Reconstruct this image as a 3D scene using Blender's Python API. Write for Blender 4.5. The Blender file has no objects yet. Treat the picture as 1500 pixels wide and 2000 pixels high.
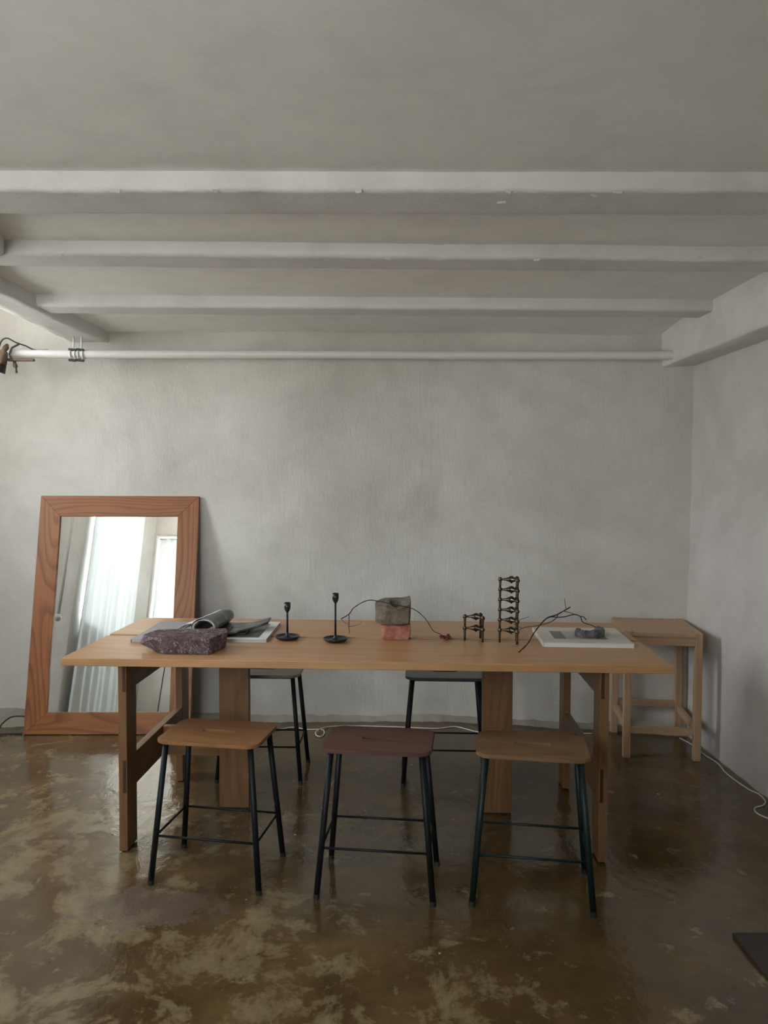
import bpy, bmesh, math, random
from mathutils import Vector, Matrix, noise

SC = bpy.context.scene
COL = SC.collection
PI = math.pi

# ------------------------------------------------------------------ camera
cd = bpy.data.cameras.new('camera')
cam = bpy.data.objects.new('camera', cd)
COL.objects.link(cam)
PITCH, YAW, ROLL = math.radians(2.1), math.radians(1.41), math.radians(0.2)
f = Vector((math.sin(YAW)*math.cos(PITCH), math.cos(YAW)*math.cos(PITCH), -math.sin(PITCH)))
r = Vector((math.cos(YAW), -math.sin(YAW), 0))
u = r.cross(f)
r2 = r*math.cos(ROLL) + u*math.sin(ROLL)
u2 = u*math.cos(ROLL) - r*math.sin(ROLL)
m = Matrix((r2, u2, -f)).transposed().to_4x4()
m.translation = (0, 0, 1.38)
cam.matrix_world = m
cd.sensor_fit = 'VERTICAL'
cd.sensor_height = 24.0
cd.lens = 18.0            # 1500 px focal length on a 2000 px tall frame
cd.clip_start = 0.05
SC.camera = cam

# ------------------------------------------------------------------ world (overcast daylight)
w = bpy.data.worlds.new('overcast_sky')
SC.world = w
w.use_nodes = True
nt = w.node_tree
nt.nodes.clear()
out = nt.nodes.new('ShaderNodeOutputWorld')
bg = nt.nodes.new('ShaderNodeBackground')
tc = nt.nodes.new('ShaderNodeTexCoord')
sx = nt.nodes.new('ShaderNodeSeparateXYZ')
rp = nt.nodes.new('ShaderNodeValToRGB')
rp.color_ramp.elements[0].position = 0.46
rp.color_ramp.elements[0].color = (0.74, 0.73, 0.69, 1)
rp.color_ramp.elements[1].position = 0.56
rp.color_ramp.elements[1].color = (0.90, 0.955, 1.0, 1)
mp = nt.nodes.new('ShaderNodeMath'); mp.operation = 'MULTIPLY_ADD'
mp.inputs[1].default_value = 0.5; mp.inputs[2].default_value = 0.5
nt.links.new(tc.outputs['Generated'], sx.inputs[0])
nt.links.new(sx.outputs['Z'], mp.inputs[0])
nt.links.new(mp.outputs[0], rp.inputs[0])
nt.links.new(rp.outputs[0], bg.inputs[0])
bg.inputs[1].default_value = 24.5
nt.links.new(bg.outputs[0], out.inputs[0])

# window openings: left wall as (y0, y1, z0, z1), front wall (behind the camera) as (x0, x1, z0, z1)
XL, YF = -2.62, -0.35
ZBAY = 3.6
WIN1 = (0.30, 1.67, 1.24, 3.50)      # curtained window seen in the mirror, bare above the curtain rail
WIN3 = (2.98, 3.72, 1.20, 2.95)      # bare window beside the back wall, out of the frame
WIN2 = (-2.60, -1.76, 1.35, 2.77)    # tall front window in the raised bay, half curtained
FILL_WIN = (-1.50, -0.60, 1.00, 2.12)    # unseen front window under the joists, added for frontal light
def portal(loc, rot, sx, sy):          # sampling portal for the sky (gives no light of its own)
    ld = bpy.data.lights.new('window_daylight', 'AREA')
    ld.shape = 'RECTANGLE'; ld.size = sx; ld.size_y = sy
    ld.cycles.is_portal = True
    lo = bpy.data.objects.new('window_daylight', ld)
    COL.objects.link(lo)
    lo.location = loc; lo.rotation_euler = rot
for (a0, a1, z0, z1) in (WIN1, WIN3):
    portal((XL-0.36, (a0+a1)/2, (z0+z1)/2), (0, -PI/2, 0), z1-z0, a1-a0)
for (a0, a1, z0, z1) in (WIN2, FILL_WIN):
    portal(((a0+a1)/2, YF-0.36, (z0+z1)/2), (PI/2, 0, 0), a1-a0, z1-z0)

# ------------------------------------------------------------------ exposure
vs = SC.view_settings
vs.view_transform = 'Standard'; vs.look = 'None'; vs.gamma = 1.0; vs.use_curve_mapping = False
vs.exposure = 0.0
SC.cycles.diffuse_bounces = 8
SC.cycles.max_bounces = 14
SC.cycles.transparent_max_bounces = 16
SC.cycles.caustics_reflective = True

# ------------------------------------------------------------------ material helpers
class NT:
    def __init__(s, name):
        s.m = bpy.data.materials.new(name); s.m.use_nodes = True
        s.t = s.m.node_tree; s.t.nodes.clear()
        s.out = s.n('OutputMaterial')
    def n(s, typ, **kw):
        nd = s.t.nodes.new('ShaderNode'+typ)
        for k, v in kw.items(): setattr(nd, k, v)
        return nd
    def l(s, a, b): s.t.links.new(a, b)
    def set(s, sock, v):
        if hasattr(v, 'links') or isinstance(v, bpy.types.NodeSocket): s.l(v, sock)
        else: sock.default_value = v
    def coord(s, scale=(1, 1, 1), rnd=False, loc=(0, 0, 0)):
        tc = s.n('TexCoord'); v = tc.outputs['Object']
        if rnd:
            oi = s.n('ObjectInfo'); ml = s.n('VectorMath', operation='SCALE')
            cx = s.n('CombineXYZ')
            s.l(oi.outputs['Random'], cx.inputs[0]); s.l(oi.outputs['Random'], cx.inputs[1]); s.l(oi.outputs['Random'], cx.inputs[2])
            s.l(cx.outputs[0], ml.inputs[0]); ml.inputs['Scale'].default_value = 37.0
            ad = s.n('VectorMath', operation='ADD'); s.l(v, ad.inputs[0]); s.l(ml.outputs[0], ad.inputs[1]); v = ad.outputs[0]
        mp = s.n('Mapping'); s.l(v, mp.inputs[0])
        mp.inputs['Scale'].default_value = scale; mp.inputs['Location'].default_value = loc
        return mp.outputs[0]
    def noise(s, vec, scale, detail=4, rough=0.5, dist=0.0):
        nd = s.n('TexNoise'); s.l(vec, nd.inputs['Vector'])
        nd.inputs['Scale'].default_value = scale; nd.inputs['Detail'].default_value = detail
        nd.inputs['Roughness'].default_value = rough; nd.inputs['Distortion'].default_value = dist
        return nd.outputs['Fac']
    def wave(s, vec, scale, dist, detail=2, dscale=1.0, direction='Y'):
        nd = s.n('TexWave'); nd.bands_direction = direction; s.l(vec, nd.inputs['Vector'])
        nd.inputs['Scale'].default_value = scale; nd.inputs['Distortion'].default_value = dist
        nd.inputs['Detail'].default_value = detail; nd.inputs['Detail Scale'].default_value = dscale
        return nd.outputs['Fac']
    def ramp(s, fac, stops):
        nd = s.n('ValToRGB'); s.l(fac, nd.inputs[0]); cr = nd.color_ramp
        while len(cr.elements) < len(stops): cr.elements.new(0.5)
        for e, (p, c) in zip(cr.elements, stops):
            e.position = p
            e.color = (c, c, c, 1) if not isinstance(c, tuple) else (*c, 1)
        return nd.outputs[0]
    def mix(s, fac, a, b, mode='MIX'):
        nd = s.n('MixRGB', blend_type=mode)
        s.set(nd.inputs[0], fac)
        for i, v in ((1, a), (2, b)):
            if isinstance(v, tuple): nd.inputs[i].default_value = (*v, 1)
            else: s.l(v, nd.inputs[i])
        return nd.outputs[0]
    def math(s, op, a, b=0.0):
        nd = s.n('Math', operation=op); s.set(nd.inputs[0], a); s.set(nd.inputs[1], b)
        return nd.outputs[0]
    def bump(s, h, strength, dist=0.01, normal=None):
        nd = s.n('Bump'); s.l(h, nd.inputs['Height'])
        nd.inputs['Strength'].default_value = strength; nd.inputs['Distance'].default_value = dist
        if normal is not None: s.l(normal, nd.inputs['Normal'])
        return nd.outputs[0]
    def bsdf(s, color, rough=0.5, normal=None, metal=0.0, spec=0.5, coat=0.0, coatr=0.1):
        b = s.n('BsdfPrincipled')
        if isinstance(color, tuple): b.inputs['Base Color'].default_value = (*color, 1)
        else: s.l(color, b.inputs['Base Color'])
        s.set(b.inputs['Roughness'], rough)
        b.inputs['Metallic'].default_value = metal
        b.inputs['Specular IOR Level'].default_value = spec
        b.inputs['Coat Weight'].default_value = coat; b.inputs['Coat Roughness'].default_value = coatr
        if normal is not None: s.l(normal, b.inputs['Normal'])
        s.l(b.outputs[0], s.out.inputs[0])
        return s.m

def wood(name, dark, mid, light, figure=0.5, rough=0.42, ringscale=9.0, spec=0.4, knots=False):
    t = NT(name)
    v = t.coord((0.55, 1, 1), rnd=True)
    vs_ = t.coord((0.05, 1, 1), rnd=True)
    fine = t.noise(vs_, 95, 5, 0.65)
    mid_n = t.noise(t.coord((0.10, 1, 1), rnd=True), 22, 4, 0.6)
    lowf = t.noise(t.coord((0.13, 1, 0.5), rnd=True), 4.2, 1.5, 0.35, 0.15)
    rings = t.math('FRACT', t.math('MULTIPLY', lowf, ringscale))
    base = t.ramp(mid_n, [(0.28, mid), (0.72, light)])
    rg = t.ramp(rings, [(0.0, 0.15), (0.45, 0.10), (0.88, 1.0), (1.0, 0.15)])
    fac = t.math('MULTIPLY', rg, figure)
    c = t.mix(fac, base, dark)
    fr = t.ramp(fine, [(0.35, 0.82), (0.65, 1.08)])
    c = t.mix(0.75, c, fr, 'MULTIPLY')
    n = t.bump(fine, 0.08, 0.002)
    rr = t.ramp(fine, [(0.3, rough-0.06), (0.7, rough+0.08)])
    return t.bsdf(c, rr, n, spec=spec)

def plain(name, color, rough=0.5, metal=0.0, spec=0.5, var=0.08, scale=30, bump=0.0):
    t = NT(name)
    v = t.coord((1, 1, 1), rnd=True)
    nz = t.noise(v, scale, 4, 0.6)
    k = t.ramp(nz, [(0.3, 1-var), (0.7, 1+var)])
    c = t.mix(1.0, color, k, 'MULTIPLY') if False else t.mix(1.0, k, color, 'MULTIPLY')
    n = t.bump(nz, bump, 0.003) if bump else None
    return t.bsdf(c, rough, n, metal, spec)

def plaster(name, base, dark, light, bump=0.35, streak=True, spot=True):
    t = NT(name)
    v = t.coord()
    big = t.noise(v, 1.1, 7, 0.62, 0.6)
    c = t.ramp(big, [(0.30, dark), (0.5, base), (0.70, light)])
    med = t.noise(v, 5.5, 8, 0.7, 0.4)
    c = t.mix(0.55, c, t.ramp(med, [(0.32, 0.86), (0.5, 1.0), (0.68, 1.07)]), 'MULTIPLY')
    if spot:
        sp = t.noise(v, 3.1, 10, 0.75, 1.2)
        c = t.mix(t.ramp(sp, [(0.66, 0.0), (0.74, 0.30)]), c, (dark[0]*0.62, dark[1]*0.62, dark[2]*0.58))
    fine = t.noise(v, 60, 6, 0.7)
    s1 = t.noise(t.coord((1.6, 1, 0.5)), 26, 5, 0.65, 1.5)
    s2 = t.noise(t.coord((1, 1, 0.10)), 55, 3, 0.6, 0.5)
    s1 = t.mix(t.ramp(big, [(0.42, 0.15), (0.62, 0.85)]), s1, s2)
    h = t.mix(0.6, fine, s1)
    h2 = t.mix(0.35, h, med)
    n = t.bump(h2, bump, 0.012)
    return t.bsdf(c, 0.86, n, spec=0.2)

M = {}
M['wall'] = plaster('greige_plaster', (0.548, 0.532, 0.488), (0.470, 0.454, 0.410), (0.625, 0.61, 0.57), 0.75)
M['wall2'] = plaster('greige_plaster_side', (0.57, 0.545, 0.515), (0.49, 0.465, 0.435), (0.64, 0.62, 0.595), 0.50)
M['ceil'] = plaster('white_ceiling_plaster', (0.79, 0.785, 0.755), (0.755, 0.745, 0.715), (0.81, 0.805, 0.78), 0.10, spot=False)
M['beam'] = plaster('white_painted_beam', (0.655, 0.655, 0.635), (0.575, 0.57, 0.545), (0.70, 0.70, 0.685), 0.35)
M['cement'] = plaster('grey_cement_fillet', (0.30, 0.28, 0.24), (0.18, 0.165, 0.14), (0.40, 0.38, 0.33), 0.7)

def floor_mat():
    t = NT('sealed_brown_concrete')
    v = t.coord()
    big = t.noise(v, 0.9, 6, 0.6, 0.2)
    c = t.ramp(big, [(0.30, (0.052, 0.030, 0.0105)), (0.52, (0.090, 0.058, 0.023)), (0.72, (0.135, 0.098, 0.047))])
    med = t.noise(v, 4.2, 8, 0.68, 0.2)
    c = t.mix(0.8, c, t.ramp(med, [(0.30, 0.62), (0.5, 1.0), (0.68, 1.42)]), 'MULTIPLY')
    # worn pale patches, denser in the front left of the room
    sx = t.n('SeparateXYZ'); t.l(t.coord(), sx.inputs[0])
    px = t.math('MULTIPLY', t.math('ADD', sx.outputs[0], -0.25), -0.10)
    py = t.math('MULTIPLY', t.math('ADD', sx.outputs[1], -2.45), -0.11)
    reg = t.math('MINIMUM', t.math('ADD', px, py), 0.10)
    pn = t.noise(t.coord((1.0, 0.9, 1), loc=(3.1, 0.4, 0)), 5.2, 10, 0.72, 0.3)
    pm = t.ramp(t.math('ADD', pn, reg), [(0.575, 0.0), (0.625, 0.42), (0.72, 0.75)])
    c = t.mix(pm, c, (0.245, 0.195, 0.105))
    pn2 = t.noise(t.coord((1, 1, 1), loc=(7.7, 2.2, 0)), 9.0, 8, 0.7, 0.3)
    pm2 = t.ramp(pn2, [(0.610, 0.0), (0.68, 0.60)])
    c = t.mix(pm2, c, (0.25, 0.21, 0.135))
    # little pale flecks
    vo = t.n('TexVoronoi'); t.l(t.coord(), vo.inputs['Vector']); vo.inputs['Scale'].default_value = 5.0
    fl = t.ramp(t.math('ADD', vo.outputs['Distance'], t.math('MULTIPLY', pn2, 0.05)), [(0.045, 1.0), (0.055, 0.0)])
    c = t.mix(fl, c, (0.50, 0.45, 0.33))
    # rough mauve scar in front of the left table end
    def blob(cx, cy, ax, ay):
        dx = t.math('MULTIPLY', t.math('ADD', sx.outputs[0], -cx), 1/ax)
        dy = t.math('MULTIPLY', t.math('ADD', sx.outputs[1], -cy), 1/ay)
        d2 = t.math('ADD', t.math('MULTIPLY', dx, dx), t.math('MULTIPLY', dy, dy))
        return t.math('ADD', d2, t.math('MULTIPLY', t.math('ADD', pn2, -0.5), 5.5))
    scar = t.ramp(blob(-0.70, 2.47, 0.24, 0.13), [(0.55, 1.0), (1.0, 0.0)])
    c = t.mix(t.math('MULTIPLY', scar, 0.45), c, (0.085, 0.058, 0.045))
    fine = t.noise(v, 85, 5, 0.7)
    wav = t.noise(t.coord((1, 0.6, 1)), 7.0, 5, 0.6, 0.4)
    rgh = t.ramp(med, [(0.3, 0.10), (0.7, 0.20)])
    rgh = t.mix(pm, rgh, (0.28, 0.28, 0.28))
    rgh = t.mix(scar, rgh, (0.55, 0.55, 0.55))
    hsc = t.math('MULTIPLY', scar, fine)
    n1 = t.bump(wav, 0.45, 0.010)
    n2 = t.bump(med, 0.10, 0.006, n1)
    n3 = t.bump(hsc, 0.35, 0.006, n2)
    return t.bsdf(c, rgh, n3, spec=0.6, coat=0.0)
M['floor'] = floor_mat()

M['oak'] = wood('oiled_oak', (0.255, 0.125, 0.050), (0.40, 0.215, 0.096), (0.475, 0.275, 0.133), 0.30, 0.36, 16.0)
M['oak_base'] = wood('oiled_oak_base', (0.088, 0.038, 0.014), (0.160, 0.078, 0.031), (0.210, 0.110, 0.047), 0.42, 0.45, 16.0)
M['walnut_tenon_gap_shade'] = wood('dark_end_grain_gap_shade', (0.028, 0.011, 0.005), (0.048, 0.019, 0.009), (0.062, 0.026, 0.012), 0.4)  # tenon ends, and the strip that paints shade in the tabletop gap
M['fir'] = wood('orange_fir', (0.115, 0.033, 0.009), (0.255, 0.093, 0.030), (0.30, 0.118, 0.041), 0.70, 0.40, 30.0)
M['birch'] = wood('pale_beech', (0.30, 0.18, 0.10), (0.43, 0.275, 0.165), (0.49, 0.325, 0.20), 0.25, 0.45, 7.0)
M['seat_amber'] = wood('amber_oak_seat', (0.12, 0.050, 0.019), (0.215, 0.100, 0.041), (0.28, 0.140, 0.062), 0.45, 0.36, 18.0)
M['seat_walnut'] = wood('red_walnut_seat', (0.050, 0.019, 0.012), (0.098, 0.043, 0.030), (0.135, 0.068, 0.050), 0.45, 0.36, 18.0)
M['seat_tan'] = wood('tan_oak_seat', (0.095, 0.050, 0.022), (0.165, 0.092, 0.044), (0.21, 0.125, 0.064), 0.40, 0.38, 18.0)
M['seat_grey'] = wood('grey_brown_seat', (0.12, 0.085, 0.065), (0.20, 0.15, 0.12), (0.25, 0.19, 0.155), 0.35, 0.34, 9.0)
M['seat_slate'] = plain('slate_seat', (0.050, 0.056, 0.062), 0.32, var=0.08)
M['black_steel'] = plain('black_steel', (0.006, 0.007, 0.008), 0.5, spec=0.25, var=0.1)
M['green_steel'] = plain('bottle_green_steel', (0.005, 0.014, 0.012), 0.45, spec=0.3, var=0.1)
M['black_iron'] = plain('black_cast_iron', (0.012, 0.013, 0.014), 0.30, var=0.15, bump=0.05)
M['bronze'] = plain('burnished_bronze', (0.125, 0.098, 0.072), 0.33, metal=1.0, var=0.2, scale=60)
M['white_paint'] = plain('white_enamel', (0.66, 0.66, 0.64), 0.35, var=0.03)
M['white_plastic'] = plain('white_plastic', (0.62, 0.60, 0.55), 0.45, var=0.03)
M['black_rubber'] = plain('black_rubber', (0.015, 0.014, 0.013), 0.5)
M['brass'] = plain('tarnished_brass', (0.13, 0.092, 0.062), 0.45, metal=0.7, var=0.25)
M['brown_metal'] = plain('brown_metal', (0.10, 0.07, 0.055), 0.45, metal=0.3)
M['grey_cover'] = plain('grey_paper', (0.27, 0.275, 0.29), 0.5, var=0.03)
M['white_paper'] = plain('white_paper', (0.66, 0.655, 0.63), 0.6, var=0.03)
M['page_edge'] = plain('page_edges', (0.42, 0.42, 0.41), 0.7, var=0.15, scale=200)
M['ivory_cover'] = plain('ivory_cover', (0.58, 0.55, 0.49), 0.6, var=0.03)
M['print_grey'] = plain('print_grey', (0.17, 0.16, 0.155), 0.5, var=0.12)
M['print_pale'] = plain('print_pale', (0.40, 0.39, 0.37), 0.5, var=0.10)
M['mat_brown'] = plain('dark_brown_board', (0.028, 0.019, 0.014), 0.55, var=0.15)

def photo_page():
    t = NT('black_white_photo_page')
    v = t.coord((1, 1, 1), rnd=True)
    n = t.noise(v, 14, 5, 0.6, 1.0)
    c = t.ramp(n, [(0.36, (0.022, 0.022, 0.023)), (0.55, (0.055, 0.055, 0.055)), (0.68, (0.22, 0.215, 0.21))])
    return t.bsdf(c, 0.34, spec=0.5)
M['photo_page'] = photo_page()

def stone(name, dark, mid, light, scale=18, vein=None, bump=0.6, rough=0.75):
    t = NT(name)
    v = t.coord()
    n = t.noise(v, scale, 8, 0.7, 0.4)
    c = t.ramp(n, [(0.32, dark), (0.5, mid), (0.70, light)])
    if vein:
        vn = t.noise(t.coord((1, 1, 1), loc=(4, 1, 2)), 16, 4, 0.55, 2.2)
        d = t.math('ABSOLUTE', t.math('ADD', vn, -0.5))
        vm = t.ramp(d, [(0.004, 0.75), (0.016, 0.0)])
        c = t.mix(vm, c, vein)
    h = t.noise(v, scale*4, 6, 0.7)
    return t.bsdf(c, rough, t.bump(h, bump, 0.006), spec=0.35)
M['porphyry'] = stone('purple_veined_stone', (0.028, 0.016, 0.020), (0.075, 0.045, 0.050), (0.155, 0.105, 0.110), 22, (0.42, 0.37, 0.36))
M['greystone'] = stone('brown_grey_stone', (0.085, 0.066, 0.048), (0.15, 0.122, 0.092), (0.24, 0.205, 0.165), 26)
M['pinkbrick'] = stone('salmon_brick', (0.22, 0.068, 0.045), (0.38, 0.140, 0.098), (0.52, 0.27, 0.21), 30)
M['slate_rough'] = stone('rough_slate', (0.035, 0.037, 0.037), (0.10, 0.105, 0.105), (0.22, 0.225, 0.22), 40)
M['bark'] = stone('dark_bark', (0.022, 0.012, 0.009), (0.042, 0.024, 0.018), (0.08, 0.05, 0.036), 90, bump=0.3)
M['berry'] = stone('dried_red_berry', (0.07, 0.014, 0.012), (0.14, 0.030, 0.024), (0.22, 0.07, 0.05), 80, bump=0.3, rough=0.5)

def mirror_mat():
    t = NT('silvered_mirror')
    g = t.n('BsdfGlossy'); g.inputs['Color'].default_value = (0.86, 0.88, 0.86, 1); g.inputs['Roughness'].default_value = 0.0
    t.l(g.outputs[0], t.out.inputs[0]); return t.m
M['mirror'] = mirror_mat()

def glass_mat():
    t = NT('window_glass')
    tr = t.n('BsdfTransparent'); tr.inputs[0].default_value = (0.95, 0.95, 0.95, 1)
    gl = t.n('BsdfGlossy'); gl.inputs['Roughness'].default_value = 0.02
    mx = t.n('MixShader'); mx.inputs[0].default_value = 0.06
    t.l(tr.outputs[0], mx.inputs[1]); t.l(gl.outputs[0], mx.inputs[2]); t.l(mx.outputs[0], t.out.inputs[0])
    return t.m
M['glass'] = glass_mat()

def sheer_mat():
    t = NT('sheer_white_voile')
    n = t.noise(t.coord((1, 1, 0.05)), 40, 2)
    c = t.ramp(n, [(0.3, (0.72, 0.77, 0.78)), (0.7, (0.79, 0.83, 0.84))])
    tr = t.n('BsdfTransparent'); tr.inputs[0].default_value = (0.95, 0.98, 1.0, 1)
    tl = t.n('BsdfTranslucent'); df = t.n('BsdfDiffuse')
    t.l(c, tl.inputs[0]); t.l(c, df.inputs[0])
    a = t.n('MixShader'); a.inputs[0].default_value = 0.95
    t.l(tl.outputs[0], a.inputs[1]); t.l(df.outputs[0], a.inputs[2])
    b = t.n('MixShader'); b.inputs[0].default_value = 0.985
    t.l(tr.outputs[0], b.inputs[1]); t.l(a.outputs[0], b.inputs[2]); t.l(b.outputs[0], t.out.inputs[0])
    return t.m
M['sheer'] = sheer_mat()

# ------------------------------------------------------------------ object helpers
def obj(name, me_or_bm, mat, parent=None, smooth=False):
    if isinstance(me_or_bm, bmesh.types.BMesh):
        me = bpy.data.meshes.new(name)
        bmesh.ops.recalc_face_normals(me_or_bm, faces=me_or_bm.faces)
        me_or_bm.to_mesh(me); me_or_bm.free()
    else:
        me = me_or_bm
    if smooth:
        for p in me.polygons: p.use_smooth = True
    if mat is not None and not me.materials: me.materials.append(mat)
    o = bpy.data.objects.new(name, me)
    COL.objects.link(o)
    if parent is not None: o.parent = parent
    return o

def thing(name, label, cat, loc=(0, 0, 0), rz=0.0, group=None):
    o = bpy.data.objects.new(name, None); COL.objects.link(o)
    o.empty_display_size = 0.05
    o.location = loc; o.rotation_euler = (0, 0, rz)
    return tag(o, label, cat, group)

def tag(o, label, cat, group=None):
    o['label'] = label; o['category'] = cat
    if group: o['group'] = group
    return o

def struct(o):
    o['kind'] = 'structure'; return o

def box_bm(sx, sy, sz, bev=0.0, seg=2):
    bm = bmesh.new()
    bmesh.ops.create_cube(bm, size=1.0)
    bmesh.ops.scale(bm, vec=(sx, sy, sz), verts=bm.verts)
    if bev: bmesh.ops.bevel(bm, geom=bm.edges[:], offset=bev, segments=seg, affect='EDGES', profile=0.5)
    return bm

AX = {'x': Vector((1, 0, 0)), 'y': Vector((0, 1, 0)), 'z': Vector((0, 0, 1))}
def board(name, lo, hi, along, mat, parent=None, bev=0.002):
    """a squared timber from corner lo to corner hi whose grain (local X) runs along the axis given"""
    lo = Vector(lo); hi = Vector(hi); c = (lo+hi)/2; d = hi-lo
    L = AX[along]
    W = {'x': AX['y'], 'y': AX['z'], 'z': AX['x']}[along]
    if along == 'z': W = AX['y'] if d.y > d.x else AX['x']
    if along == 'x': W = AX['y'] if d.y > d.z else AX['z']
    if along == 'y': W = AX['x'] if d.x > d.z else AX['z']
    T = L.cross(W)
    dims = [abs(d.dot(a)) for a in (L, W, T)]
    bm = box_bm(*dims, bev=bev)
    o = obj(name, bm, mat, parent)
    mm = Matrix((L, W, T)).transposed().to_4x4(); mm.translation = c
    o.matrix_local = mm
    return o

def tube_bm(pts, rad, seg=10, bm=None, cap=True):
    bm = bm or bmesh.new()
    pts = [Vector(p) for p in pts]; n = len(pts)
    rr = rad if isinstance(rad, (list, tuple)) else [rad]*n
    rings = []; ref = None
    for i, p in enumerate(pts):
        t = (pts[min(i+1, n-1)]-pts[max(i-1, 0)]).normalized()
        if ref is None:
            ref = Vector((0, 0, 1)) if abs(t.z) < 0.9 else Vector((1, 0, 0))
        a = (ref - t*ref.dot(t)).normalized(); b = t.cross(a); ref = a
        rings.append([bm.verts.new(p + (a*math.cos(2*PI*k/seg)+b*math.sin(2*PI*k/seg))*rr[i]) for k in range(seg)])
    for i in range(n-1):
        for k in range(seg):
            bm.faces.new((rings[i][k], rings[i][(k+1) % seg], rings[i+1][(k+1) % seg], rings[i+1][k]))
    if cap:
        bm.faces.new(rings[0][::-1]); bm.faces.new(rings[-1])
    return bm

def smooth_path(pts, sub=6):
    """Catmull-Rom through the points"""
    P = [Vector(p) for p in pts]; out = []
    for i in range(len(P)-1):
        p0, p1, p2, p3 = P[max(i-1, 0)], P[i], P[i+1], P[min(i+2, len(P)-1)]
        for k in range(sub):
            t = k/sub
            out.append(0.5*((2*p1)+(p2-p0)*t+(2*p0-5*p1+4*p2-p3)*t*t+(3*p1-p0-3*p2+p3)*t**3))
    out.append(P[-1]); return out

def lathe_bm(prof, seg=32, bm=None, center=(0, 0, 0)):
    bm = bm or bmesh.new(); c = Vector(center); rings = []
    for (rr, z) in prof:
        if rr < 1e-6: rings.append([bm.verts.new(c+Vector((0, 0, z)))])
        else: rings.append([bm.verts.new(c+Vector((rr*math.cos(2*PI*k/seg), rr*math.sin(2*PI*k/seg), z))) for k in range(seg)])
    for a, b in zip(rings, rings[1:]):
        for k in range(seg):
            k2 = (k+1) % seg
            if len(a) == 1 and len(b) == 1: continue
            if len(a) == 1: bm.faces.new((a[0], b[k], b[k2]))
            elif len(b) == 1: bm.faces.new((a[k], a[k2], b[0]))
            else: bm.faces.new((a[k], a[k2], b[k2], b[k]))
    return bm

def rock_bm(pts, cuts=3, amp=0.003, fr=40, seed=0, center=None):
    bm = bmesh.new()
    for p in pts: bm.verts.new(p)
    res = bmesh.ops.convex_hull(bm, input=bm.verts[:])
    loose = [g for g in res['geom_interior'] if isinstance(g, bmesh.types.BMVert)]
    if loose: bmesh.ops.delete(bm, geom=loose, context='VERTS')
    bmesh.ops.bevel(bm, geom=bm.edges[:], offset=0.0025, segments=1, affect='EDGES')
    bmesh.ops.triangulate(bm, faces=bm.faces[:])
    for _ in range(cuts):
        long_e = [e for e in bm.edges if e.calc_length() > 0.009]
        if not long_e: break
        bmesh.ops.subdivide_edges(bm, edges=long_e, cuts=1)
        bmesh.ops.triangulate(bm, faces=[q for q in bm.faces if len(q.verts) > 3])
    bm.normal_update()
    for v in bm.verts:
        d = noise.fractal(v.co*fr+Vector((seed*7.3, seed, 0)), 1.0, 2.0, 4)
        v.co += v.normal*d*amp
    return bm

def grid_bm(nx, ny, fn):
    bm = bmesh.new()
    V = [[bm.verts.new(fn(i/nx, j/ny)) for j in range(ny+1)] for i in range(nx+1)]
    for i in range(nx):
        for j in range(ny):
            bm.faces.new((V[i][j], V[i+1][j], V[i+1][j+1], V[i][j+1]))
    return bm

def lerp(a, b, t): return a+(b-a)*t
def fbm(x, y, z=0.0, s=1.0, o=4): return noise.fractal(Vector((x*s, y*s, z*s)), 1.0, 2.0, o)

# ------------------------------------------------------------------ the setting
XR = 1.777
Y0, YB = YF, 4.44
ZC = 2.247
def sstep(a, b, x):
    t = min(1, max(0, (x-a)/(b-a))); return t*t*(3-2*t)
def yback(x):
    t = min(1.0, max(0.0, (x-0.42)/1.38)); return YB-0.29*t**1.12+0.05*sstep(-0.5, -1.1, x)
def zceil(x, y): return ZC-0.05*sstep(0.55, 1.6, x)*sstep(3.75, 4.35, y)

fl = obj('floor', grid_bm(30, 40, lambda a, b: Vector((lerp(XL-0.02, XR+0.02, a), lerp(Y0-0.02, YB+0.2, b), 0))), M['floor'])
struct(fl)

def wb(a, b):
    x = lerp(XL-0.02, XR+0.02, a); z = lerp(0, ZBAY, b)
    return Vector((x, yback(x)+0.010*fbm(x, z, 1.7, 1.6)+0.003*fbm(x, z, 4, 7), z))
struct(obj('wall_back', grid_bm(120, 80, wb), M['wall'], smooth=True))

def wr(a, b):
    y = lerp(Y0, YB, a); z = lerp(0, 2.3, b)
    return Vector((XR+0.008*fbm(y, z, 9.1, 1.8)+0.003*fbm(y, z, 2, 7), y, z))
struct(obj('wall_right', grid_bm(110, 50, wr), M['wall2'], smooth=True))
def pierced(name, spans, place):
    """a 0.32 m thick wall from blocks (a0, a1, z0, z1) around its openings"""
    bm = bmesh.new()
    for (a, b, c, d) in spans:
        q = bmesh.ops.create_cube(bm, size=1.0)
        bmesh.ops.scale(bm, vec=(0.32, b-a, d-c), verts=q['verts'])
        bmesh.ops.translate(bm, vec=(-0.16, (a+b)/2, (c+d)/2), verts=q['verts'])
    o = struct(obj(name, bm, M['wall2'])); place(o)
    return o
def pl(o): o.location = (XL, 0, 0)
def pf(o): o.matrix_world = Matrix(((0, 1, 0, 0), (1, 0, 0, YF), (0, 0, 1, 0), (0, 0, 0, 1)))
e = YB+0.12
pierced('wall_left', [(YF-0.32, WIN1[0], 0, ZBAY), (WIN1[0], WIN1[1], 0, WIN1[2]), (WIN1[0], WIN1[1], WIN1[3], ZBAY), (WIN1[1], WIN3[0], 0, ZBAY),
                      (WIN3[0], WIN3[1], 0, WIN3[2]), (WIN3[0], WIN3[1], WIN3[3], ZBAY), (WIN3[1], e, 0, ZBAY)], pl)
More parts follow.
